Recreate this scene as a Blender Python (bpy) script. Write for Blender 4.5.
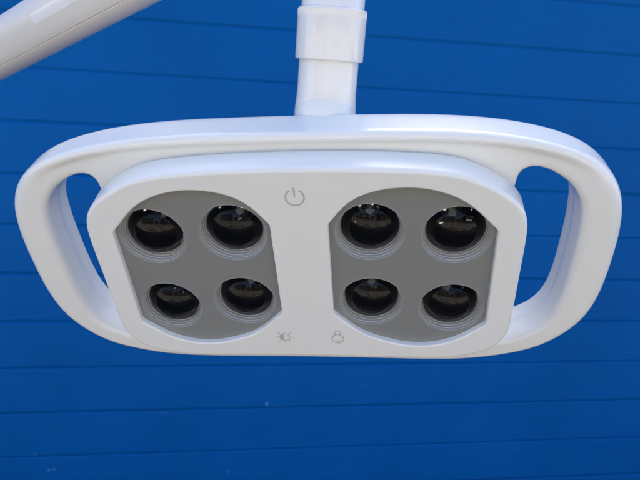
import bpy, bmesh, math, random
import numpy as np
from mathutils import Matrix, Vector

random.seed(7)
for o in list(bpy.data.objects):
    bpy.data.objects.remove(o)
scn = bpy.context.scene
COL = scn.collection

# ------------------------------------------------------------------ camera
PITCH, ROLL, WYAW = math.radians(10.07), math.radians(-2.62), math.radians(8.22)
fwd = np.array([0, math.cos(PITCH), -math.sin(PITCH)])
rgt = np.array([1.0, 0, 0])
dwn = np.cross(fwd, rgt)
R2 = math.cos(ROLL) * rgt + math.sin(ROLL) * dwn
D2 = -math.sin(ROLL) * rgt + math.cos(ROLL) * dwn
CAMH = 1.45
CAMPOS = np.array([0, 0, CAMH])
FPX = 560.0
cam_d = bpy.data.cameras.new("camera")
cam = bpy.data.objects.new("camera", cam_d)
COL.objects.link(cam)
CR = np.array([R2, -D2, -fwd]).T
cam.matrix_world = Matrix([[*CR[i], CAMPOS[i]] for i in range(3)] + [[0, 0, 0, 1]])
cam_d.sensor_width = 36.0
cam_d.lens = FPX / 640 * 36.0
cam_d.clip_start = 0.01
cam_d.clip_end = 500
cam_d.dof.use_dof = True
cam_d.dof.focus_distance = 0.243
cam_d.dof.aperture_fstop = 36
scn.camera = cam

# ------------------------------------------------------------------ light
SUN_EL = 52.0
world = bpy.data.worlds.new("World")
scn.world = world
world.use_nodes = True
wn = world.node_tree
wn.nodes.clear()
sky = wn.nodes.new("ShaderNodeTexSky")
sky.sky_type = 'NISHITA'
sky.sun_disc = False
sky.sun_elevation = math.radians(SUN_EL)
sky.sun_rotation = 0.0
sky.air_density = 0.62
sky.dust_density = 2.6
sky.ozone_density = 0.0
bg = wn.nodes.new("ShaderNodeBackground")
bg.inputs['Strength'].default_value = 0.15
wo = wn.nodes.new("ShaderNodeOutputWorld")
wn.links.new(sky.outputs[0], bg.inputs[0])
wn.links.new(bg.outputs[0], wo.inputs[0])
sun_d = bpy.data.lights.new("sun", 'SUN')
sun_d.energy = 3.0
sun_d.angle = math.radians(0.5)
sun_d.color = (1.0, 0.92, 0.81)
sun = bpy.data.objects.new("sun", sun_d)
COL.objects.link(sun)
sun.rotation_euler = (-math.radians(90 - SUN_EL), 0, 0)
sun.location = (0, 6, 8)
scn.view_settings.view_transform = 'Standard'
scn.view_settings.look = 'None'
scn.view_settings.gamma = 1
scn.view_settings.exposure = 1.94
scn.render.engine = 'CYCLES'


# ------------------------------------------------------------------ helpers
def pix(X, Y, d):
    """a point at depth d (metres along the view) through a pixel of the 640x480 photo"""
    return CAMPOS + d * (fwd + (X - 320) / FPX * R2 + (Y - 240) / FPX * D2)


def new_mat(name):
    m = bpy.data.materials.new(name)
    m.use_nodes = True
    nt = m.node_tree
    return m, nt, nt.nodes["Principled BSDF"]


def node(nt, kind, **kw):
    n = nt.nodes.new(kind)
    for k, v in kw.items():
        setattr(n, k, v)
    return n


def plastic(name, col, rough, bump=0.0, bscale=900.0, var=0.0, coat=0.0, rvar=0.05, ior=1.5):
    m, nt, p = new_mat(name)
    p.inputs['Base Color'].default_value = (*col, 1)
    p.inputs['Roughness'].default_value = rough
    p.inputs['IOR'].default_value = ior
    p.inputs['Coat Weight'].default_value = coat
    p.inputs['Coat Roughness'].default_value = 0.06
    tc = node(nt, "ShaderNodeTexCoord")
    if var > 0:
        n1 = node(nt, "ShaderNodeTexNoise")
        n1.inputs['Scale'].default_value = 45
        n1.inputs['Detail'].default_value = 6
        nt.links.new(tc.outputs['Object'], n1.inputs['Vector'])
        mr = node(nt, "ShaderNodeMapRange")
        mr.inputs[1].default_value = 0.3
        mr.inputs[2].default_value = 0.7
        mr.inputs[3].default_value = 1 - var
        mr.inputs[4].default_value = 1.0
        nt.links.new(n1.outputs[0], mr.inputs[0])
        mx = node(nt, "ShaderNodeMix", data_type='RGBA', blend_type='MULTIPLY')
        mx.inputs[0].default_value = 1
        mx.inputs[6].default_value = (*col, 1)
        nt.links.new(mr.outputs[0], mx.inputs[7])
        nt.links.new(mx.outputs[2], p.inputs['Base Color'])
        mr2 = node(nt, "ShaderNodeMapRange")
        mr2.inputs[1].default_value = 0.3
        mr2.inputs[2].default_value = 0.7
        mr2.inputs[3].default_value = max(rough - rvar, 0.02)
        mr2.inputs[4].default_value = rough + rvar
        nt.links.new(n1.outputs[0], mr2.inputs[0])
        nt.links.new(mr2.outputs[0], p.inputs['Roughness'])
    if bump > 0:
        n2 = node(nt, "ShaderNodeTexNoise")
        n2.inputs['Scale'].default_value = bscale
        n2.inputs['Detail'].default_value = 2
        nt.links.new(tc.outputs['Object'], n2.inputs['Vector'])
        b = node(nt, "ShaderNodeBump")
        b.inputs['Strength'].default_value = bump
        b.inputs['Distance'].default_value = 0.0004
        nt.links.new(n2.outputs[0], b.inputs['Height'])
        nt.links.new(b.outputs[0], p.inputs['Normal'])
    return m


def link(name, me, mat, parent=None, smooth=True):
    o = bpy.data.objects.new(name, me)
    COL.objects.link(o)
    for mm in (mat if isinstance(mat, (list, tuple)) else [mat]):
        me.materials.append(mm)
    if parent is not None:
        o.parent = parent
    return o


def catmull(pts, closed=True, n=10, corners=()):
    """smooth curve through pts; indices in corners stay sharp"""
    P = [np.array(p, float) for p in pts]
    N = len(P)
    out = []
    rng = N if closed else N - 1
    for i in range(rng):
        p1, p2 = P[i], P[(i + 1) % N]
        p0 = P[(i - 1) % N] if (closed or i > 0) else 2 * p1 - p2
        p3 = P[(i + 2) % N] if (closed or i + 2 < N) else 2 * p2 - p1
        if i in corners:
            p0 = 2 * p1 - p2
        if (i + 1) % N in corners:
            p3 = 2 * p2 - p1
        for k in range(n):
            t = k / n
            out.append(0.5 * (2 * p1 + (p2 - p0) * t + (2 * p0 - 5 * p1 + 4 * p2 - p3) * t * t + (3 * p1 - p0 - 3 * p2 + p3) * t ** 3))
    if not closed:
        out.append(P[-1])
    return np.array(out)


def resample(pts, n):
    P = np.vstack([pts, pts[:1]])
    d = np.r_[0, np.cumsum(np.linalg.norm(np.diff(P, axis=0), axis=1))]
    s = np.linspace(0, d[-1], n + 1)[:-1]
    return np.c_[np.interp(s, d, P[:, 0]), np.interp(s, d, P[:, 1])]


def fair(pts, it=3):
    p = pts.copy()
    for _ in range(it):
        p = 0.5 * p + 0.25 * (np.roll(p, 1, 0) + np.roll(p, -1, 0))
    return p


def area2(p):
    q = np.roll(p, -1, 0)
    return (p[:, 0] * q[:, 1] - q[:, 0] * p[:, 1]).sum() / 2


def normals2(p):
    """outward normals of a counter-clockwise polygon"""
    t = np.roll(p, -1, 0) - np.roll(p, 1, 0)
    t /= np.linalg.norm(t, axis=1)[:, None]
    return np.c_[t[:, 1], -t[:, 0]]


def ccw(p):
    return p if area2(p) > 0 else p[::-1].copy()


def bridge(bm, la, lb, closed=True, mi=0, smooth=True):
    n = len(la)
    for i in range(n if closed else n - 1):
        j = (i + 1) % n
        f = bm.faces.new((la[i], la[j], lb[j], lb[i]))
        f.smooth = smooth
        f.material_index = mi


S = 0.012            # one lens radius, in metres


def V(u, v, n):      # face coordinates (right, down the face, out of the face) to lamp space
    return Vector((u * S, -v * S, n * S))


def loop(bm, p2, n):
    return [bm.verts.new(V(a, b, n)) for a, b in p2]


def finish(bm, name, recalc=True):
    if recalc:
        bmesh.ops.recalc_face_normals(bm, faces=bm.faces[:])
    me = bpy.data.meshes.new(name)
    bm.to_mesh(me)
    bm.free()
    return me


def frames_along(path):
    path = [Vector(p) for p in path]
    out = []
    x = None
    for i, p in enumerate(path):
        t = (path[min(i + 1, len(path) - 1)] - path[max(i - 1, 0)]).normalized()
        if x is None:
            x = t.cross(Vector((0, 1, 0)))
            if x.length < 0.1:
                x = t.cross(Vector((1, 0, 0)))
            x.normalize()
        x = (x - t * x.dot(t)).normalized()
        out.append((p, x, t.cross(x).normalized(), t))
    return out


def lathe(prof, seg=64, origin=(0, 0, 0), axis=(0, 0, 1), cap0=True, cap1=True, mi=0):
    """prof: (radius, height) list along an axis; returns bmesh"""
    bm = bmesh.new()
    q = Vector((0, 0, 1)).rotation_difference(Vector(axis).normalized())
    o = Vector(origin)
    rings = []
    for r, h in prof:
        if r < 1e-7:
            rings.append([bm.verts.new(o + q @ Vector((0, 0, h)))])
        else:
            rings.append([bm.verts.new(o + q @ Vector((r * math.cos(a), r * math.sin(a), h)))
                          for a in (2 * math.pi * k / seg for k in range(seg))])
    for a, b in zip(rings, rings[1:]):
        if len(a) == 1 and len(b) == 1:
            continue
        for i in range(seg):
            j = (i + 1) % seg
            if len(a) == 1:
                f = bm.faces.new((a[0], b[i], b[j]))
            elif len(b) == 1:
                f = bm.faces.new((a[i], a[j], b[0]))
            else:
                f = bm.faces.new((a[i], a[j], b[j], b[i]))
            f.smooth = True
            f.material_index = mi
    if cap0 and len(rings[0]) > 1:
        bm.faces.new(rings[0][::-1])
    if cap1 and len(rings[-1]) > 1:
        bm.faces.new(rings[-1])
    return bm


def rounded(r, h0, h1, rr, k=6):
    """lathe profile of a cylinder with rounded rims"""
    pr = [(0, h0)]
    for i in range(k + 1):
        a = -math.pi / 2 + math.pi / 2 * i / k
        pr.append((r - rr + rr * math.cos(a), h0 + rr + rr * math.sin(a)))
    for i in range(k + 1):
        a = math.pi / 2 * i / k
        pr.append((r - rr + rr * math.cos(a), h1 - rr + rr * math.sin(a)))
    pr.append((0, h1))
    return pr


def boxm(bm, c, s, mi):
    r = bmesh.ops.create_cube(bm, size=1, matrix=Matrix.Translation(c) @ Matrix.Diagonal((*s, 1)))
    for f in {f for v in r['verts'] for f in v.link_faces}:
        f.material_index = mi


# ------------------------------------------------------------------ materials
M_white = plastic("white_plastic", (0.785, 0.80, 0.775), 0.15, bump=0.05, bscale=1400)
M_face = plastic("white_face_plastic", (0.775, 0.79, 0.765), 0.28, bump=0.12, bscale=2200)
M_stem = plastic("white_gloss_paint", (0.78, 0.79, 0.785), 0.16, bump=0.03, bscale=300, coat=0.4)
M_arm = plastic("arm_plastic", (0.78, 0.78, 0.76), 0.28, bump=0.06, bscale=1200)
M_arm_reflection = plastic("arm_reflection_pale", (0.88, 0.90, 0.93), 0.12)  # pale colour of the reflection built onto the arm
M_grey = plastic("grey_panel", (0.222, 0.230, 0.220), 0.36, bump=0.14, bscale=1800)
M_ring = plastic("grey_ring_plastic", (0.35, 0.355, 0.345), 0.28, bump=0.03)
M_print = plastic("grey_print", (0.46, 0.45, 0.44), 0.45)
M_black = plastic("black_cup", (0.0015, 0.0015, 0.002), 0.5)
M_black.node_tree.nodes["Principled BSDF"].inputs['Specular IOR Level'].default_value = 0.1
M_led, _nt, _p = new_mat("led_chip")
_p.inputs['Base Color'].default_value = (0.30, 0.29, 0.25, 1)
_p.inputs['Roughness'].default_value = 0.4
M_metal, _nt, _p = new_mat("dull_metal")
_p.inputs['Base Color'].default_value = (0.10, 0.10, 0.105, 1)
_p.inputs['Metallic'].default_value = 1
_p.inputs['Roughness'].default_value = 0.3
M_chrome, _nt, _p = new_mat("bright_metal")
_p.inputs['Base Color'].default_value = (0.75, 0.74, 0.70, 1)
_p.inputs['Metallic'].default_value = 1
_p.inputs['Roughness'].default_value = 0.15
M_glass, _nt, _p = new_mat("lens_glass")
_p.inputs['Base Color'].default_value = (0.6, 0.62, 0.66, 1)
_p.inputs['Roughness'].default_value = 0.0
_p.inputs['IOR'].default_value = 1.25
_p.inputs['Transmission Weight'].default_value = 1.0

# ------------------------------------------------------------------ setting: ground
gm, nt, p = new_mat("concrete_yard")
tc = node(nt, "ShaderNodeTexCoord")
n1 = node(nt, "ShaderNodeTexNoise")
n1.inputs['Scale'].default_value = 0.75
n1.inputs['Detail'].default_value = 6
n1.inputs['Distortion'].default_value = 1.2
cr = node(nt, "ShaderNodeValToRGB")
cr.color_ramp.elements[0].position = 0.44          # dark patches added to break up the lens reflections
cr.color_ramp.elements[0].color = (0.15, 0.138, 0.115, 1)
cr.color_ramp.elements[1].position = 0.52
cr.color_ramp.elements[1].color = (0.60, 0.555, 0.45, 1)
nt.links.new(tc.outputs['Object'], n1.inputs['Vector'])
nt.links.new(n1.outputs[0], cr.inputs[0])
nt.links.new(cr.outputs[0], p.inputs['Base Color'])
p.inputs['Roughness'].default_value = 0.9
bm = bmesh.new()
bmesh.ops.create_grid(bm, x_segments=4, y_segments=4, size=150)
g = link("ground", finish(bm, "ground"), gm)
g['kind'] = 'structure'

# unseen dark strip by the wall, added to darken the lens reflections
pm, nt, p = new_mat("added_strip_dark")
tc = node(nt, "ShaderNodeTexCoord")
n1 = node(nt, "ShaderNodeTexNoise")
n1.inputs['Scale'].default_value = 60
n1.inputs['Detail'].default_value = 8
cr = node(nt, "ShaderNodeValToRGB")
cr.color_ramp.elements[0].color = (0.028, 0.028, 0.03, 1)
cr.color_ramp.elements[1].color = (0.07, 0.07, 0.07, 1)
nt.links.new(tc.outputs['Object'], n1.inputs['Vector'])
nt.links.new(n1.outputs[0], cr.inputs[0])
nt.links.new(cr.outputs[0], p.inputs['Base Color'])
p.inputs['Roughness'].default_value = 0.85
bm = bmesh.new()
bmesh.ops.create_grid(bm, x_segments=4, y_segments=2, size=0.5, matrix=Matrix.Translation((0, 0.3, 0.004)) @ Matrix.Diagonal((30, 4.4, 1, 1)))
g = link("added_dark_strip", finish(bm, "added_dark_strip"), pm)
g['kind'] = 'structure'

# ------------------------------------------------------------------ setting: wall of blue boards
SP = 0.12
D = SP / 0.08623
wall_n = np.array([-math.sin(WYAW), math.cos(WYAW), 0])
wall_x = np.array([math.cos(WYAW), math.sin(WYAW), 0])
z0 = CAMH + D * 0.18182        # height of one groove
zs = [z0 + SP * k for k in range(-40, 40)]
zs = [z for z in zs if 0.05 < z < 3.3]
prof = [(0.0, 0.0)]            # (outward, height)
for i, z in enumerate(zs):
    j = 0.0004 * math.sin(i * 2.3)
    prof += [(0.0 + j, z - 0.0055), (-0.0006 + j, z - 0.0036), (-0.0028, z - 0.0026), (-0.0031, z - 0.0018),
             (-0.0026, z - 0.0004), (-0.0006, z + 0.0034), (0.0 + 0.0004 * math.sin((i + 1) * 2.3), z + 0.0058)]
prof.append((0.0, 3.35))
XW = 7.0
bm = bmesh.new()
NX = 2
cols = []
for X in np.linspace(-XW, XW, NX):
    cols.append([bm.verts.new(Vector(wall_n * (D - off) + wall_x * X + np.array([0, 0, h]))) for off, h in prof])
for a, b in zip(cols, cols[1:]):
    for i in range(len(prof) - 1):
        f = bm.faces.new((a[i], b[i], b[i + 1], a[i + 1]))
        f.smooth = False
# back and ends, so that the wall is a solid thing that throws a shadow
bk = [[bm.verts.new(Vector(wall_n * (D + 0.2) + wall_x * X + np.array([0, 0, h]))) for h in (0, 3.35)] for X in (-XW, XW)]
bm.faces.new((bk[1][0], bk[0][0], bk[0][1], bk[1][1]))
bm.faces.new((cols[0][-1], cols[1][-1], bk[1][1], bk[0][1]))
bm.faces.new(cols[0] + [bk[0][1], bk[0][0]])
bm.faces.new((cols[1] + [bk[1][1], bk[1][0]])[::-1])

wm, nt, p = new_mat("blue_boards")
geo = node(nt, "ShaderNodeNewGeometry")
mp = node(nt, "ShaderNodeMapping")
mp.inputs['Scale'].default_value = (3, 3, 90)
nt.links.new(geo.outputs['Position'], mp.inputs['Vector'])
n1 = node(nt, "ShaderNodeTexNoise")          # drawn-out streaks along the boards
n1.inputs['Scale'].default_value = 3
n1.inputs['Detail'].default_value = 6
nt.links.new(mp.outputs[0], n1.inputs['Vector'])
n2 = node(nt, "ShaderNodeTexNoise")          # cloudy weathering
n2.inputs['Scale'].default_value = 3.5
n2.inputs['Detail'].default_value = 5
nt.links.new(geo.outputs['Position'], n2.inputs['Vector'])
mul = node(nt, "ShaderNodeMath", operation='MULTIPLY')
mul.inputs[1].default_value = 0.35
nt.links.new(n1.outputs[0], mul.inputs[0])
mad = node(nt, "ShaderNodeMath", operation='MULTIPLY_ADD')
mad.inputs[1].default_value = 0.65
nt.links.new(n2.outputs[0], mad.inputs[0])
nt.links.new(mul.outputs[0], mad.inputs[2])
cr = node(nt, "ShaderNodeValToRGB")
cr.color_ramp.elements[0].position = 0.3
cr.color_ramp.elements[0].color = (0.0003, 0.090, 0.318, 1)
cr.color_ramp.elements[1].position = 0.7
cr.color_ramp.elements[1].color = (0.0006, 0.111, 0.382, 1)
nt.links.new(mad.outputs[0], cr.inputs[0])
prev = cr.outputs[0]


def scuff(prev, X, Y, rx, rz, col, amount, seed):
    """a small pale mark on the boards, ragged by noise, at its own place on the wall"""
    d = fwd + (X - 320) / FPX * R2 + (Y - 240) / FPX * D2
    P = CAMPOS + d * ((D - CAMPOS @ wall_n) / (d @ wall_n))
    sub = node(nt, "ShaderNodeVectorMath", operation='SUBTRACT')
    sub.inputs[1].default_value = P
    nt.links.new(geo.outputs['Position'], sub.inputs[0])
    sc = node(nt, "ShaderNodeVectorMath", operation='MULTIPLY')
    sc.inputs[1].default_value = (1 / rx, 1 / rx, 1 / rz)
    nt.links.new(sub.outputs[0], sc.inputs[0])
    ln = node(nt, "ShaderNodeVectorMath", operation='LENGTH')
    nt.links.new(sc.outputs[0], ln.inputs[0])
    nz = node(nt, "ShaderNodeTexNoise")
    nz.inputs['Scale'].default_value = 260 + seed * 37
    nt.links.new(geo.outputs['Position'], nz.inputs['Vector'])
    ad = node(nt, "ShaderNodeMath", operation='MULTIPLY_ADD')
    ad.inputs[1].default_value = 1.6
    nt.links.new(nz.outputs[0], ad.inputs[0])
    nt.links.new(ln.outputs['Value'], ad.inputs[2])
    mr = node(nt, "ShaderNodeMapRange")
    mr.inputs[1].default_value = 1.35
    mr.inputs[2].default_value = 1.75
    mr.inputs[3].default_value = amount
    mr.inputs[4].default_value = 0.0
    nt.links.new(ad.outputs[0], mr.inputs[0])
    mx = node(nt, "ShaderNodeMix", data_type='RGBA')
    nt.links.new(mr.outputs[0], mx.inputs[0])
    nt.links.new(prev, mx.inputs[6])
    mx.inputs[7].default_value = (*col, 1)
    return mx.outputs[2]


for X, Y, rx, rz, am, sd in ((267, 404, 0.007, 0.010, 0.55, 1), (276, 406, 0.015, 0.004, 0.25, 2), (49, 470, 0.006, 0.005, 0.6, 3),
                             (54, 469.5, 0.005, 0.005, 0.6, 4), (35, 455, 0.007, 0.006, 0.3, 5), (228, 472, 0.005, 0.009, 0.35, 6),
                             (164, 413, 0.018, 0.005, 0.15, 7), (363, 385, 0.005, 0.005, 0.25, 8), (430, 415, 0.006, 0.004, 0.12, 9)):
    prev = scuff(prev, X, Y, rx * 0.9, rz * 0.9, (0.08, 0.26, 0.46), am, sd)
nt.links.new(prev, p.inputs['Base Color'])
p.inputs['Roughness'].default_value = 0.5
p.inputs['Specular IOR Level'].default_value = 0.06
b = node(nt, "ShaderNodeBump")
b.inputs['Strength'].default_value = 0.25
b.inputs['Distance'].default_value = 0.001
nt.links.new(n1.outputs[0], b.inputs['Height'])
nt.links.new(b.outputs[0], p.inputs['Normal'])
w = link("board_wall", finish(bm, "board_wall"), wm)
w['label'] = "weathered blue wall of wide horizontal boards with thin grooves behind the lamp"
w['category'] = "wall"

# ------------------------------------------------------------------ unseen buildings, added only for the reflections
M_brick = plastic("dark_brick", (0.11, 0.085, 0.07), 0.9)
M_roof = plastic("slate_roof", (0.05, 0.05, 0.055), 0.7)
M_pane = plastic("window_pane", (0.02, 0.025, 0.03), 0.05)


def added_building(x0, x1, y, dep, h, ridge, label):
    e = bpy.data.objects.new("added_building", None)
    COL.objects.link(e)
    e.location = ((x0 + x1) / 2, y, 0)
    e['label'] = label
    e['category'] = "building"
    wd = x1 - x0
    bm = bmesh.new()
    boxm(bm, (0, -dep / 2, h / 2), (wd, dep, h), 0)
    link("wall", finish(bm, "wall"), M_brick, e)
    bm = bmesh.new()
    a = [bm.verts.new(p_) for p_ in ((-wd / 2 - .3, .3, h), (-wd / 2 - .3, -dep - .3, h), (-wd / 2 - .3, -dep / 2, h + ridge))]
    b_ = [bm.verts.new(v.co + Vector((wd + .6, 0, 0))) for v in a]
    bm.faces.new(a)
    bm.faces.new(b_[::-1])
    bridge(bm, a, b_, smooth=False)
    link("roof", finish(bm, "roof"), M_roof, e)
    k = int(wd / 2.4)
    for i in range(k):
        for lv in range(int(h / 2.7)):
            bm = bmesh.new()
            boxm(bm, (-wd / 2 + wd * (i + .5) / k, 0.01, 1.6 + 2.7 * lv), (1.1, 0.08, 1.3), 0)
            link("window", finish(bm, "window"), M_pane, e)


added_building(-15, -3.2, -12, 8, 4.4, 1.6, "long dark brick building with slate roof, added out of view for reflections")
added_building(-1.0, 2.6, -13.5, 5, 2.8, 1.0, "low dark brick outbuilding between the larger buildings, added out of view for reflections")
added_building(3.4, 4.3, -11.5, 2, 4.2, 0.5, "narrow brick tower between two buildings, added out of view for reflections")
added_building(5.4, 17, -10, 8, 4.6, 1.4, "tall dark brick building nearest the lamp, added out of view for reflections")

# ------------------------------------------------------------------ the lamp
MF = np.array([[0.9955413, 0.0607831, 0.0721313], [-0.0036962, 0.7892481, -0.6140634], [-0.0942542, 0.6110588, 0.7859538]])
TF = np.array([-0.6020914, 1.0812845, 20.1063506])
flip = np.diag([1.0, -1, -1])
RW = CR @ flip @ MF @ flip
TW = CAMPOS + S * (TF[0] * R2 + TF[1] * D2 + TF[2] * fwd)
lamp = bpy.data.objects.new("examination_lamp", None)
COL.objects.link(lamp)
lamp.matrix_world = Matrix([[*RW[i], TW[i]] for i in range(3)] + [[0, 0, 0, 1]])
lamp['label'] = "white dental examination lamp with eight dark lenses and two side handles"
lamp['category'] = "lamp"
LINV = lamp.matrix_world.inverted()


def local(Pw):
    return LINV @ Vector(Pw)


def loc_pix(X, Y, d):
    return local(pix(X, Y, d))


def mirror_outline(right):
    """right half listed from the top centre round to the bottom centre"""
    L = [(-a, b) for a, b in right[::-1] if abs(a) > 1e-6]
    return np.array(list(right) + L)


# -- handle frame: a plate with two hand holes, its form worked out as a distance field
OUT = mirror_outline([(0, -4.82), (2.2, -4.81), (4.4, -4.76), (6, -4.64), (7.1, -4.48), (8.25, -4.22), (9.4, -3.80), (10.24, -3.24), (10.87, -2.36),
                      (11.2, -1.0), (11.27, 0.5), (11.26, 2.2), (11.08, 3.35), (10.7, 4.25), (10.05, 4.9), (9.1, 5.42), (7.9, 5.83),
                      (6.68, 6.07), (5.2, 6.17), (3, 6.15), (0, 6.12)])
OUT = ccw(fair(resample(catmull(OUT), 420), 55))
HOLE = np.array([(7.30, -2.75), (7.36, -3.12), (7.64, -3.33), (8.15, -3.27), (8.7, -2.98), (9.17, -2.58), (9.58, -1.9), (9.76, -0.8), (9.81, 0.6), (9.78, 2.2),
                 (9.62, 3.3), (9.2, 4.12), (8.45, 4.66), (7.7, 4.9), (7.3, 4.6), (7.25, 3), (7.25, 0), (7.26, -2)])
HOLE = ccw(fair(resample(catmull(HOLE), 260), 7))
HOLE2 = ccw(HOLE * np.array([-1, 1]))


def poly_sdf(P, poly):
    """signed distance of points P (N,2) to a closed polygon, negative inside"""
    a = poly
    b = np.roll(poly, -1, 0)
    best = np.full(len(P), 1e9)
    sign = np.ones(len(P))
    for i in range(len(a)):
        e = b[i] - a[i]
        w_ = P - a[i]
        t = np.clip((w_ @ e) / (e @ e + 1e-12), 0, 1)
        dd = w_ - t[:, None] * e
        best = np.minimum(best, (dd * dd).sum(1))
        c1 = P[:, 1] >= a[i][1]
        c2 = P[:, 1] < b[i][1]
        c3 = e[0] * w_[:, 1] > e[1] * w_[:, 0]
        flipm = (c1 & c2 & c3) | (~c1 & ~c2 & ~c3)
        sign = np.where(flipm, -sign, sign)
    return sign * np.sqrt(best)


H = 0.085
gu = np.arange(-11.8, 11.81, H)
gv = np.arange(-5.4, 6.8, H)
gn = np.arange(-3.5, -0.6, H)
GU, GV = np.meshgrid(gu, gv, indexing='ij')
P2 = np.c_[GU.ravel(), GV.ravel()]
d_out = poly_sdf(P2, OUT).reshape(GU.shape)
d_h = np.minimum(poly_sdf(P2, HOLE), poly_sdf(P2, HOLE2)).reshape(GU.shape)
d2 = np.maximum(d_out, -d_h)


def sstep(a, b, x):
    t = np.clip((x - a) / (b - a), 0, 1)
    return t * t * (3 - 2 * t)


NF, NB = -1.12, -2.98
FACE = mirror_outline([(0, -4.09), (1.2, -4.08), (2.5, -4.04), (3.55, -3.98), (4.58, -3.88), (5.35, -3.72), (6.05, -3.40), (6.65, -3.03), (7.08, -2.65), (7.34, -2.22),
                       (7.47, -1.5), (7.51, 0.3), (7.54, 2.1), (7.54, 2.95), (7.47, 3.35), (7.1, 3.95), (6.45, 4.34), (5.2, 4.63), (4.0, 4.63),
                       (2.0, 4.6), (0, 4.585)])
FACE = ccw(fair(resample(catmull(FACE), 300), 2))
d_face = poly_sdf(P2, FACE).reshape(GU.shape)
dip = 0.15 * sstep(0.24, 0.45, -d_out) * sstep(0.0, -3.0, GV) * sstep(10.4, 7.6, np.abs(GU))       # shallow channel inside the rim
dip = dip + 0.75 * sstep(-0.35, -0.75, d_face)                      # the bay that takes the lens cups
cx_ = 0.5 * (NF + NB)
r_f = 0.17 + 0.30 * sstep(8.8, 10.6, np.abs(GU))                    # softer on the grips
r_f = np.where(d_out > -d_h, r_f, 0.22)
F3 = np.empty(GU.shape + (len(gn),))
for k, n in enumerate(gn):
    if n > cx_:
        r, top = r_f, (n - (NF - dip))
    else:
        r, top = np.where(d_out > -d_h, 0.62, 0.24), (NB - n) * np.ones_like(GU)
    # the hand holes narrow a little towards the back, with a mould line half way
    draft = 0.12 * (NF - n) / (NF - NB) - 0.05 * sstep(-2.08, -2.2, n)
    qx, qy = np.maximum(d_out, -d_h - draft) + r, top + r
    F3[:, :, k] = np.minimum(np.maximum(qx, qy), 0) + np.sqrt(np.maximum(qx, 0) ** 2 + np.maximum(qy, 0) ** 2) - r


def surface_nets(F, ax):
    nx, ny, nz = F.shape
    ins = F < 0
    cid = np.zeros((nx - 1, ny - 1, nz - 1), int)
    for i in (0, 1):
        for j in (0, 1):
            for k in (0, 1):
                cid += ins[i:nx - 1 + i, j:ny - 1 + j, k:nz - 1 + k]
    act = (cid > 0) & (cid < 8)
    idx = -np.ones(act.shape, int)
    I = np.argwhere(act)
    idx[act] = np.arange(len(I))
    acc = np.zeros((len(I), 3))
    cnt = np.zeros(len(I))
    C = [(i, j, k) for i in (0, 1) for j in (0, 1) for k in (0, 1)]
    for a in C:
        for b in C:
            if sum(abs(x - y) for x, y in zip(a, b)) == 1 and a < b:
                fa = F[I[:, 0] + a[0], I[:, 1] + a[1], I[:, 2] + a[2]]
                fb = F[I[:, 0] + b[0], I[:, 1] + b[1], I[:, 2] + b[2]]
                m = (fa < 0) != (fb < 0)
                t = np.where(m, fa / np.where(m, fa - fb, 1), 0)
                pt = np.array(a)[None, :] + t[:, None] * (np.array(b) - np.array(a))[None, :]
                acc[m] += pt[m]
                cnt[m] += 1
    vert = I + acc / cnt[:, None]
    quads = []
    for axis in range(3):
        o = [1, 1, 1]
        sl0 = [slice(None)] * 3
        sl1 = [slice(None)] * 3
        sl0[axis] = slice(0, -1)
        sl1[axis] = slice(1, None)
        ch = ins[tuple(sl0)] != ins[tuple(sl1)]
        E_ = np.argwhere(ch)
        u_, v_ = (axis + 1) % 3, (axis + 2) % 3
        ok = (E_[:, u_] > 0) & (E_[:, v_] > 0) & (E_[:, u_] < F.shape[u_] - 1) & (E_[:, v_] < F.shape[v_] - 1)
        E_ = E_[ok]
        s = ins[E_[:, 0], E_[:, 1], E_[:, 2]]
        q = []
        for du, dv in ((0, 0), (1, 0), (1, 1), (0, 1)):
            c = E_.copy()
            c[:, u_] -= 1 - du
            c[:, v_] -= 1 - dv
            q.append(idx[c[:, 0], c[:, 1], c[:, 2]])
        q = np.array(q).T
        q[~s] = q[~s][:, ::-1]
        quads.append(q)
    return vert, np.vstack(quads)


def trilin(F, p):
    i = np.clip(np.floor(p).astype(int), 0, np.array(F.shape) - 2)
    f = p - i
    r = 0
    for a in (0, 1):
        for b in (0, 1):
            for c in (0, 1):
                w_ = (f[:, 0] if a else 1 - f[:, 0]) * (f[:, 1] if b else 1 - f[:, 1]) * (f[:, 2] if c else 1 - f[:, 2])
                r = r + w_ * F[i[:, 0] + a, i[:, 1] + b, i[:, 2] + c]
    return r


vert, quads = surface_nets(F3, None)
G = np.gradient(F3)
for _ in range(4):
    gr = np.stack([trilin(g_, vert) for g_ in G], 1)
    vert = vert - 0.7 * (trilin(F3, vert) / np.maximum((gr ** 2).sum(1), 1e-9))[:, None] * gr
vu = gu[0] + H * vert[:, 0]
vv = gv[0] + H * vert[:, 1]
vn = gn[0] + H * vert[:, 2]
me = bpy.data.meshes.new("handle_frame")
me.from_pydata(np.c_[vu * S, -vv * S, vn * S].tolist(), [], quads.tolist())
me.update()
bm = bmesh.new()
bm.from_mesh(me)
for _ in range(2):
    bmesh.ops.smooth_vert(bm, verts=bm.verts[:], factor=0.35, use_axis_x=True, use_axis_y=True, use_axis_z=True)
for f in bm.faces:
    f.smooth = True
bmesh.ops.recalc_face_normals(bm, faces=bm.faces[:])
bm.to_mesh(me)
bm.free()
frame = link("handle_frame", me, M_white, lamp)

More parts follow.
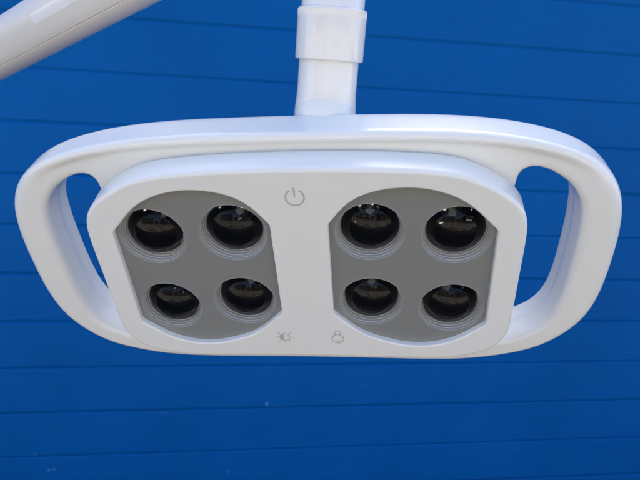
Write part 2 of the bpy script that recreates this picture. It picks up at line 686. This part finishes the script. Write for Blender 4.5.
# -- front housing: lofted side, rounded rim, flat face with two windows
WIN = [(1.0, -2.0), (1.72, -2.86), (2.55, -3.28), (3.6, -3.41), (4.62, -3.24), (5.58, -2.74), (6.62, -1.69), (6.73, 2.74),
       (5.80, 3.52), (5.0, 3.88), (4.15, 3.98), (3.25, 3.80), (2.12, 3.30), (1.0, 2.22)]
WINC = catmull(WIN, n=14, corners=(0, 6, 7, 13))
WINR = ccw(fair(resample(WINC, 260), 2))
WINL = ccw(WINR * np.array([-1, 1]))

bm = bmesh.new()
fn = normals2(FACE)
rr = 0.16
sec = [(0.06, -1.40), (0.06, -1.07), (0.15, -1.05), (0.16, -1.0), (0.13, -0.55)]
for i in range(9):
    a = math.pi / 2 * i / 8
    sec.append((0.11 - rr + rr * math.cos(a), -rr + rr * math.sin(a)))
prev_l = None
for off, n in sec:
    l = loop(bm, FACE + fn * off, n)
    if prev_l:
        bridge(bm, prev_l, l)
    else:
        first_l = l
    prev_l = l
edge_sets = [prev_l]
rb = 0.07
for wv in (WINR, WINL):
    wnm = normals2(wv)
    pl = None
    for i in range(6):
        a = math.pi / 2 * i / 5
        l = loop(bm, wv + wnm * (rb - rb * math.sin(a)), -rb + rb * math.cos(a))
        if pl:
            bridge(bm, pl, l)
        else:
            edge_sets.append(l)
        pl = l
    l = loop(bm, wv, -0.27)
    bridge(bm, pl, l)
edges = []
for l in edge_sets:
    for i in range(len(l)):
        a, b = l[i], l[(i + 1) % len(l)]
        e = bm.edges.get((a, b)) or bm.edges.new((a, b))
        edges.append(e)
res = bmesh.ops.triangle_fill(bm, use_beauty=True, use_dissolve=False, edges=edges)
flat = [x for x in res['geom'] if isinstance(x, bmesh.types.BMFace)]
for f in flat:
    f.smooth = False
bmesh.ops.recalc_face_normals(bm, faces=bm.faces[:])
fs = set(flat)
for e in edges:
    e.smooth = False
for v in first_l:
    for e in v.link_edges:
        if e.other_vert(v) in first_l:
            e.smooth = False
housing = link("front_housing", finish(bm, "front_housing", False), M_face, lamp)


def ribbon(bm, pts, wdt, n0=0.004, n1=0.012, closed=False):
    """a raised printed line on the face"""
    p = np.array(pts, float)
    if closed:
        t = np.roll(p, -1, 0) - np.roll(p, 1, 0)
    else:
        t = np.gradient(p, axis=0)
    t /= np.linalg.norm(t, axis=1)[:, None]
    nn = np.c_[t[:, 1], -t[:, 0]] * wdt / 2
    A = loop(bm, p + nn, n1)
    B = loop(bm, p - nn, n1)
    A0 = loop(bm, p + nn, n0)
    B0 = loop(bm, p - nn, n0)
    bridge(bm, A, B, closed, smooth=False)
    bridge(bm, A, A0, closed, smooth=False)
    bridge(bm, B0, B, closed, smooth=False)


def arc(cx, cy, r, a0, a1, n=40):
    return [(cx + r * math.cos(math.radians(a)), cy + r * math.sin(math.radians(a))) for a in np.linspace(a0, a1, n)]


bm = bmesh.new()
ribbon(bm, arc(-0.03, -3.12, 0.305, -90 + 30, 270 - 30, 48), 0.05)
ribbon(bm, [(-0.04, -3.50), (-0.038, -3.3), (-0.03, -3.14)], 0.05)
link("power_symbol", finish(bm, "power_symbol"), M_print, housing)
bm = bmesh.new()
cx, cy = -1.02, 3.53
ribbon(bm, arc(cx, cy, 0.195, 0, 352, 40), 0.03, closed=True)
for k in range(8):
    a = math.radians(45 * k)
    ribbon(bm, [(cx + q * math.cos(a), cy + q * math.sin(a)) for q in (0.235, 0.29, 0.345)], 0.034)
half = arc(cx, cy, 0.18, 100, 260, 20)
vs = loop(bm, half, 0.012)
bm.faces.new(vs)
link("brightness_symbol", finish(bm, "brightness_symbol"), M_print, housing)
bm = bmesh.new()
cx, cy = 1.10, 3.60
body = arc(cx, cy, 0.235, -62, 242, 36)
neck = [(cx - 0.115, cy - 0.28), (cx - 0.12, cy - 0.36), (cx - 0.07, cy - 0.44), (cx, cy - 0.455), (cx + 0.07, cy - 0.44), (cx + 0.12, cy - 0.36), (cx + 0.115, cy - 0.28)]
ribbon(bm, body + neck, 0.035, closed=True)
ribbon(bm, [(cx - 0.11, cy - 0.25), (cx, cy - 0.23), (cx + 0.11, cy - 0.25)], 0.03)
ribbon(bm, arc(cx + 0.01, cy + 0.02, 0.12, 20, 140, 14), 0.03)
link("warmth_symbol", finish(bm, "warmth_symbol"), M_print, housing)

# -- grey lens panels with their stepped wells and glass domes
LENS = [(2.395, -1.49), (5.33, -1.35), (2.43, 1.79), (5.40, 2.08)]
PN = -0.23
SEG = 64


def lens_panel(wv, side):
    bm = bmesh.new()
    wnm = normals2(wv)
    outer = loop(bm, wv + wnm * 0.05, PN)
    loops = [outer]
    back = loop(bm, wv + wnm * 0.05, PN - 0.9)
    bridge(bm, outer, back, smooth=False)
    for (u, v) in LENS:
        u *= side
        c = [(u + 1.225 * math.cos(a), v + 1.225 * math.sin(a)) for a in (2 * math.pi * k / SEG for k in range(SEG))]
        l = loop(bm, c, PN)
        loops.append(l)
        c2 = [(u + 1.215 * math.cos(a), v + 1.215 * math.sin(a)) for a in (2 * math.pi * k / SEG for k in range(SEG))]
        bridge(bm, l, loop(bm, c2, PN - 0.03))
    edges = []
    for l in loops:
        for i in range(len(l)):
            e = bm.edges.get((l[i], l[(i + 1) % len(l)])) or bm.edges.new((l[i], l[(i + 1) % len(l)]))
            e.smooth = False
            edges.append(e)
    bmesh.ops.triangle_fill(bm, use_beauty=True, use_dissolve=False, edges=edges)
    return link("lens_panel", finish(bm, "lens_panel"), M_grey, lamp)


def sm(pr):
    return [(r * S, h * S) for r, h in pr]


ring_prof = [(1.226, PN - 0.035), (1.217, PN + 0.005), (1.205, PN + 0.005)]
for i in range(4):             # four rounded steps going down
    r_, h_ = 1.197 - 0.041 * i, PN - 0.02 - 0.10 * i
    ring_prof += [(r_, h_), (r_ - 0.004, h_ - 0.075), (r_ - 0.010, h_ - 0.088), (r_ - 0.029, h_ - 0.086), (r_ - 0.039, h_ - 0.092)]
ring_prof += [(1.032, PN - 0.43), (1.03, PN - 0.9), (1.226, PN - 0.9), (1.226, PN - 0.035)]
bm = lathe(sm(ring_prof), 72, cap0=False, cap1=False)
for e in bm.edges:
    if len(e.link_faces) == 2 and e.calc_face_angle(0) > 0.5:
        e.smooth = False
ring_me = finish(bm, "lens_ring")
ring_me.materials.append(M_ring)

# glass: plano-convex dome
HD, RB = 0.60, 1.03
Rs = (RB * RB + HD * HD) / (2 * HD)
gp = [(0, -0.20), (0.6, -0.20), (0.96, -0.20), (1.02, -0.16), (1.02, -0.02)]
a1 = math.asin(1.005 / Rs)
for i in range(21):
    a = a1 * (1 - i / 20)
    gp.append((Rs * math.sin(a), Rs * math.cos(a) - (Rs - HD)))
gp = [(r, h + PN - 0.40) for r, h in gp]
bm = lathe(sm(gp), 72)
for e in bm.edges:
    if len(e.link_faces) == 2 and e.calc_face_angle(0) > 0.6:
        e.smooth = False
glass_me = finish(bm, "lens")
glass_me.materials.append(M_glass)

# behind the glass: a black cup with a small emitter on a square board
cp = [(1.02, PN - 0.615), (1.0, PN - 0.66), (0.80, PN - 0.95), (0.45, PN - 1.15), (0, PN - 1.18)]
bm = lathe(sm(cp), 48, cap0=False)
cup_me = finish(bm, "lens_cup")
cup_me.materials.append(M_black)


def led_mesh(seed):
    """square chip on its board, bright metal bits added round it to catch light"""
    rn = random.Random(seed)
    bm = bmesh.new()
    boxm(bm, (0, 0, (PN - 1.12) * S), (0.44 * S, 0.40 * S, 0.10 * S), 0)
    boxm(bm, (0, 0, (PN - 1.045) * S), (0.19 * S, 0.19 * S, 0.05 * S), 1)
    for k in range(9):
        a, r = rn.uniform(0, 6.28), rn.uniform(0.22, 0.52)
        m = Matrix.Translation((r * S * math.cos(a), r * S * math.sin(a), (PN - 1.05 + 0.1 * r) * S)) @ Matrix.Rotation(rn.uniform(0, 3), 4, 'Z') \
            @ Matrix.Rotation(rn.uniform(-.5, .5), 4, 'X') @ Matrix.Diagonal((rn.uniform(.03, .16) * S, rn.uniform(.02, .06) * S, 0.03 * S, 1))
        rr_ = bmesh.ops.create_cube(bm, size=1, matrix=m)
        for f in {f for v in rr_['verts'] for f in v.link_faces}:
            f.material_index = 2
    me = finish(bm, "led_chip")
    for m in (M_metal, M_led, M_chrome):
        me.materials.append(m)
    return me


def glint_mesh(a0, wd):
    """bright metal tab added at the lens rim to stand for a glint"""
    bm = bmesh.new()
    la, lb = [], []
    for t in np.linspace(-wd / 2, wd / 2, 5):
        la.append(bm.verts.new((1.01 * S * math.cos(a0 + t), 1.01 * S * math.sin(a0 + t), (PN - 0.355) * S)))
        lb.append(bm.verts.new((0.935 * S * math.cos(a0 + t), 0.935 * S * math.sin(a0 + t), (PN - 0.235) * S)))
    lc = [bm.verts.new(v.co - Vector((0, 0, 0.03 * S))) for v in lb]
    bridge(bm, la, lb, closed=False)
    bridge(bm, lb, lc, closed=False)
    me = finish(bm, "lens_glint")
    me.materials.append(M_chrome)
    return me


for side, wv in ((-1, WINL), (1, WINR)):
    pan = lens_panel(wv, side)
    for i, (u, v) in enumerate(LENS):
        sd = i + 10 * side
        for nm, mesh, spin in (("lens_ring", ring_me, 0), ("lens", glass_me, 0), ("lens_cup", cup_me, 0),
                               ("led_chip", led_mesh(sd), random.uniform(0, 6.28)),
                               ("lens_glint", glint_mesh(math.radians(78 + random.uniform(-16, 8)), .06), 0),
                               ("lens_glint", glint_mesh(math.radians(104 + random.uniform(-8, 16)), .10), 0),
                               ("lens_glint", glint_mesh(math.radians(-72 + random.uniform(-12, 12)), .08), 0)):
            o = bpy.data.objects.new(nm, mesh)
            COL.objects.link(o)
            o.parent = pan
            # the optics of the lower row lean up a little, so that the beams meet
            lean = 0 if (nm == "lens_ring" or i < 2) else math.radians(-8)
            rot = Matrix.Rotation(lean, 4, 'X')
            piv = Vector((0, 0, (PN - 0.42) * S))
            o.matrix_local = Matrix.Translation(Vector((u * side * S, -v * S, 0)) + piv - rot @ piv) @ rot @ Matrix.Rotation(spin, 4, 'Z')

# -- stem (pole), its knuckle and collar
Zs = 20.3 * S
A = loc_pix(324.8, 117, Zs)
B = loc_pix(333.5, 0, Zs - 1.2 * S)
ax = (B - A).normalized()
L0 = (B - A).length
base = A - ax * 0.004
r0 = 29.0 / FPX * Zs
pr = [(0, -0.020), (r0 * 1.10, -0.020), (r0 * 1.08, 0.000)]
for i in range(11):
    t = i / 10
    pr.append((r0 * (1.07 - 0.07 * (t * t * (3 - 2 * t))), 0.001 + 0.016 * t))
pr += [(r0, 0.03), (r0, L0 + 0.09)]
bm = lathe(pr, 72, origin=base, axis=ax)
link("pole", finish(bm, "pole"), M_stem, lamp)
# collar from y~58 up to y~10
c0 = (A + (B - A) * ((117 - 59) / 117.0) - base).length
c1 = (A + (B - A) * ((117 - 8) / 117.0) - base).length
rc = r0 * 1.135
prc = [(r0 * 1.001, c0 + 0.0006)] + [(rc - 0.0008 + 0.0008 * math.cos(a), c0 + 0.0008 + 0.0008 * math.sin(a)) for a in np.linspace(-math.pi / 2, 0, 6)]
prc += [(rc, c1 - 0.004), (rc, c1 - 0.0012)]
prc += [(rc - 0.0012 + 0.0012 * math.cos(a), c1 - 0.0012 + 0.0012 * math.sin(a)) for a in np.linspace(0, math.pi / 2, 6)] + [(r0 * 1.03, c1 + 0.0002), (r0 * 1.03, c1 + 0.02), (r0 * 1.001, c1 + 0.0205)]
bm = lathe(prc, 72, origin=base, axis=ax, cap0=False, cap1=False)
link("collar", finish(bm, "collar"), M_stem, lamp)
# knuckle: domed socket at the head's back into which the pole runs
kc = loc_pix(324.6, 119, Zs - 0.22 * S)
kp = [(0, -0.02), (r0 * 1.03, -0.02)] + [(r0 * 1.03 * math.cos(a), 0.0135 * math.sin(a)) for a in np.linspace(0, math.pi / 2, 17)[:-1]] + [(0, 0.0135)]
bm = lathe(kp, 64, origin=kc, axis=ax)
link("knuckle", finish(bm, "knuckle"), M_white, lamp)

# -- spring arm: from the elbow above the pole down to the left
E1 = loc_pix(338, -141, 18.3 * S)
E0 = loc_pix(-60, 84, 36 * S)
adir = (E0 - E1).normalized()
ra = 1.38 * S
view = (local(CAMPOS) - (E0 + E1) / 2).normalized()
up = LINV.to_3x3() @ Vector((0, 0, 1))
ex = (view - adir * view.dot(adir)).normalized()     # towards the viewer
ey = adir.cross(ex).normalized()
if ey.dot(up) < 0:
    ey = -ey
Ln = (E0 - E1).length


def arm_r(phi):
    """outline of the arm: round below, a little flattened on top and front"""
    c, s = abs(math.cos(phi)), abs(math.sin(phi))
    return ra / ((c ** 2.35 + s ** 2.35) ** (1 / 2.35))


SEAM = math.radians(-27)
phis = []
for k in range(96):
    phis.append(2 * math.pi * k / 96 - math.pi)
phis += [SEAM - 0.030, SEAM - 0.018, SEAM - 0.008, SEAM, SEAM + 0.008, SEAM + 0.018, SEAM + 0.030]
phis = sorted(set(phis))
phis = [q for i, q in enumerate(phis) if i == 0 or q - phis[i - 1] > 0.004]
bm = bmesh.new()
prev_l = None
for s_ in [0, 0.004, Ln * .25, Ln * .5, Ln * .75, Ln - 0.004, Ln]:
    shr = 0.9 if s_ in (0, Ln) else 1.0
    l = []
    for q in phis:
        r = arm_r(q) * shr
        if abs(q - SEAM) < 0.012:
            r -= 0.0007
        elif abs(q - SEAM) < 0.026 and q < SEAM:
            r -= 0.00012
        l.append(bm.verts.new(E1 + adir * s_ + ex * (r * math.cos(q)) + ey * (r * math.sin(q))))
    if prev_l:
        bridge(bm, prev_l, l)
    else:
        bm.faces.new(l)
    prev_l = l
bm.faces.new(prev_l[::-1])
bmesh.ops.recalc_face_normals(bm, faces=bm.faces[:])
for e in bm.edges:
    if len(e.link_faces) == 2 and e.calc_face_angle(0) > 0.7:
        e.smooth = False
arm = link("spring_arm", finish(bm, "spring_arm", False), M_arm, lamp)
# reflection on the arm, built into the shape as a pale glossy strip
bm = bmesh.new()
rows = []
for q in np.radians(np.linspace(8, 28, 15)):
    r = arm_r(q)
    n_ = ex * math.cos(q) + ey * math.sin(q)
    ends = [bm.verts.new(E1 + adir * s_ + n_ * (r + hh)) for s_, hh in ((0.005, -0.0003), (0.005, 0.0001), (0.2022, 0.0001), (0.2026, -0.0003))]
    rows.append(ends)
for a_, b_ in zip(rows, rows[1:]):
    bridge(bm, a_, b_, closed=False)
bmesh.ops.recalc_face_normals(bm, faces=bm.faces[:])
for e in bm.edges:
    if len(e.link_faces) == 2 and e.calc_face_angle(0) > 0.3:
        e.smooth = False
link("arm_reflection", finish(bm, "arm_reflection", False), M_arm_reflection, arm)
# elbow that joins pole and arm, above the picture
top = base + ax * (L0 + 0.085)
bm = lathe(rounded(ra * 1.18, -0.022, 0.03, 0.006), 64, origin=E1 + (top - E1) * 0.5, axis=ax)
link("elbow_joint", finish(bm, "elbow_joint"), M_arm, lamp)
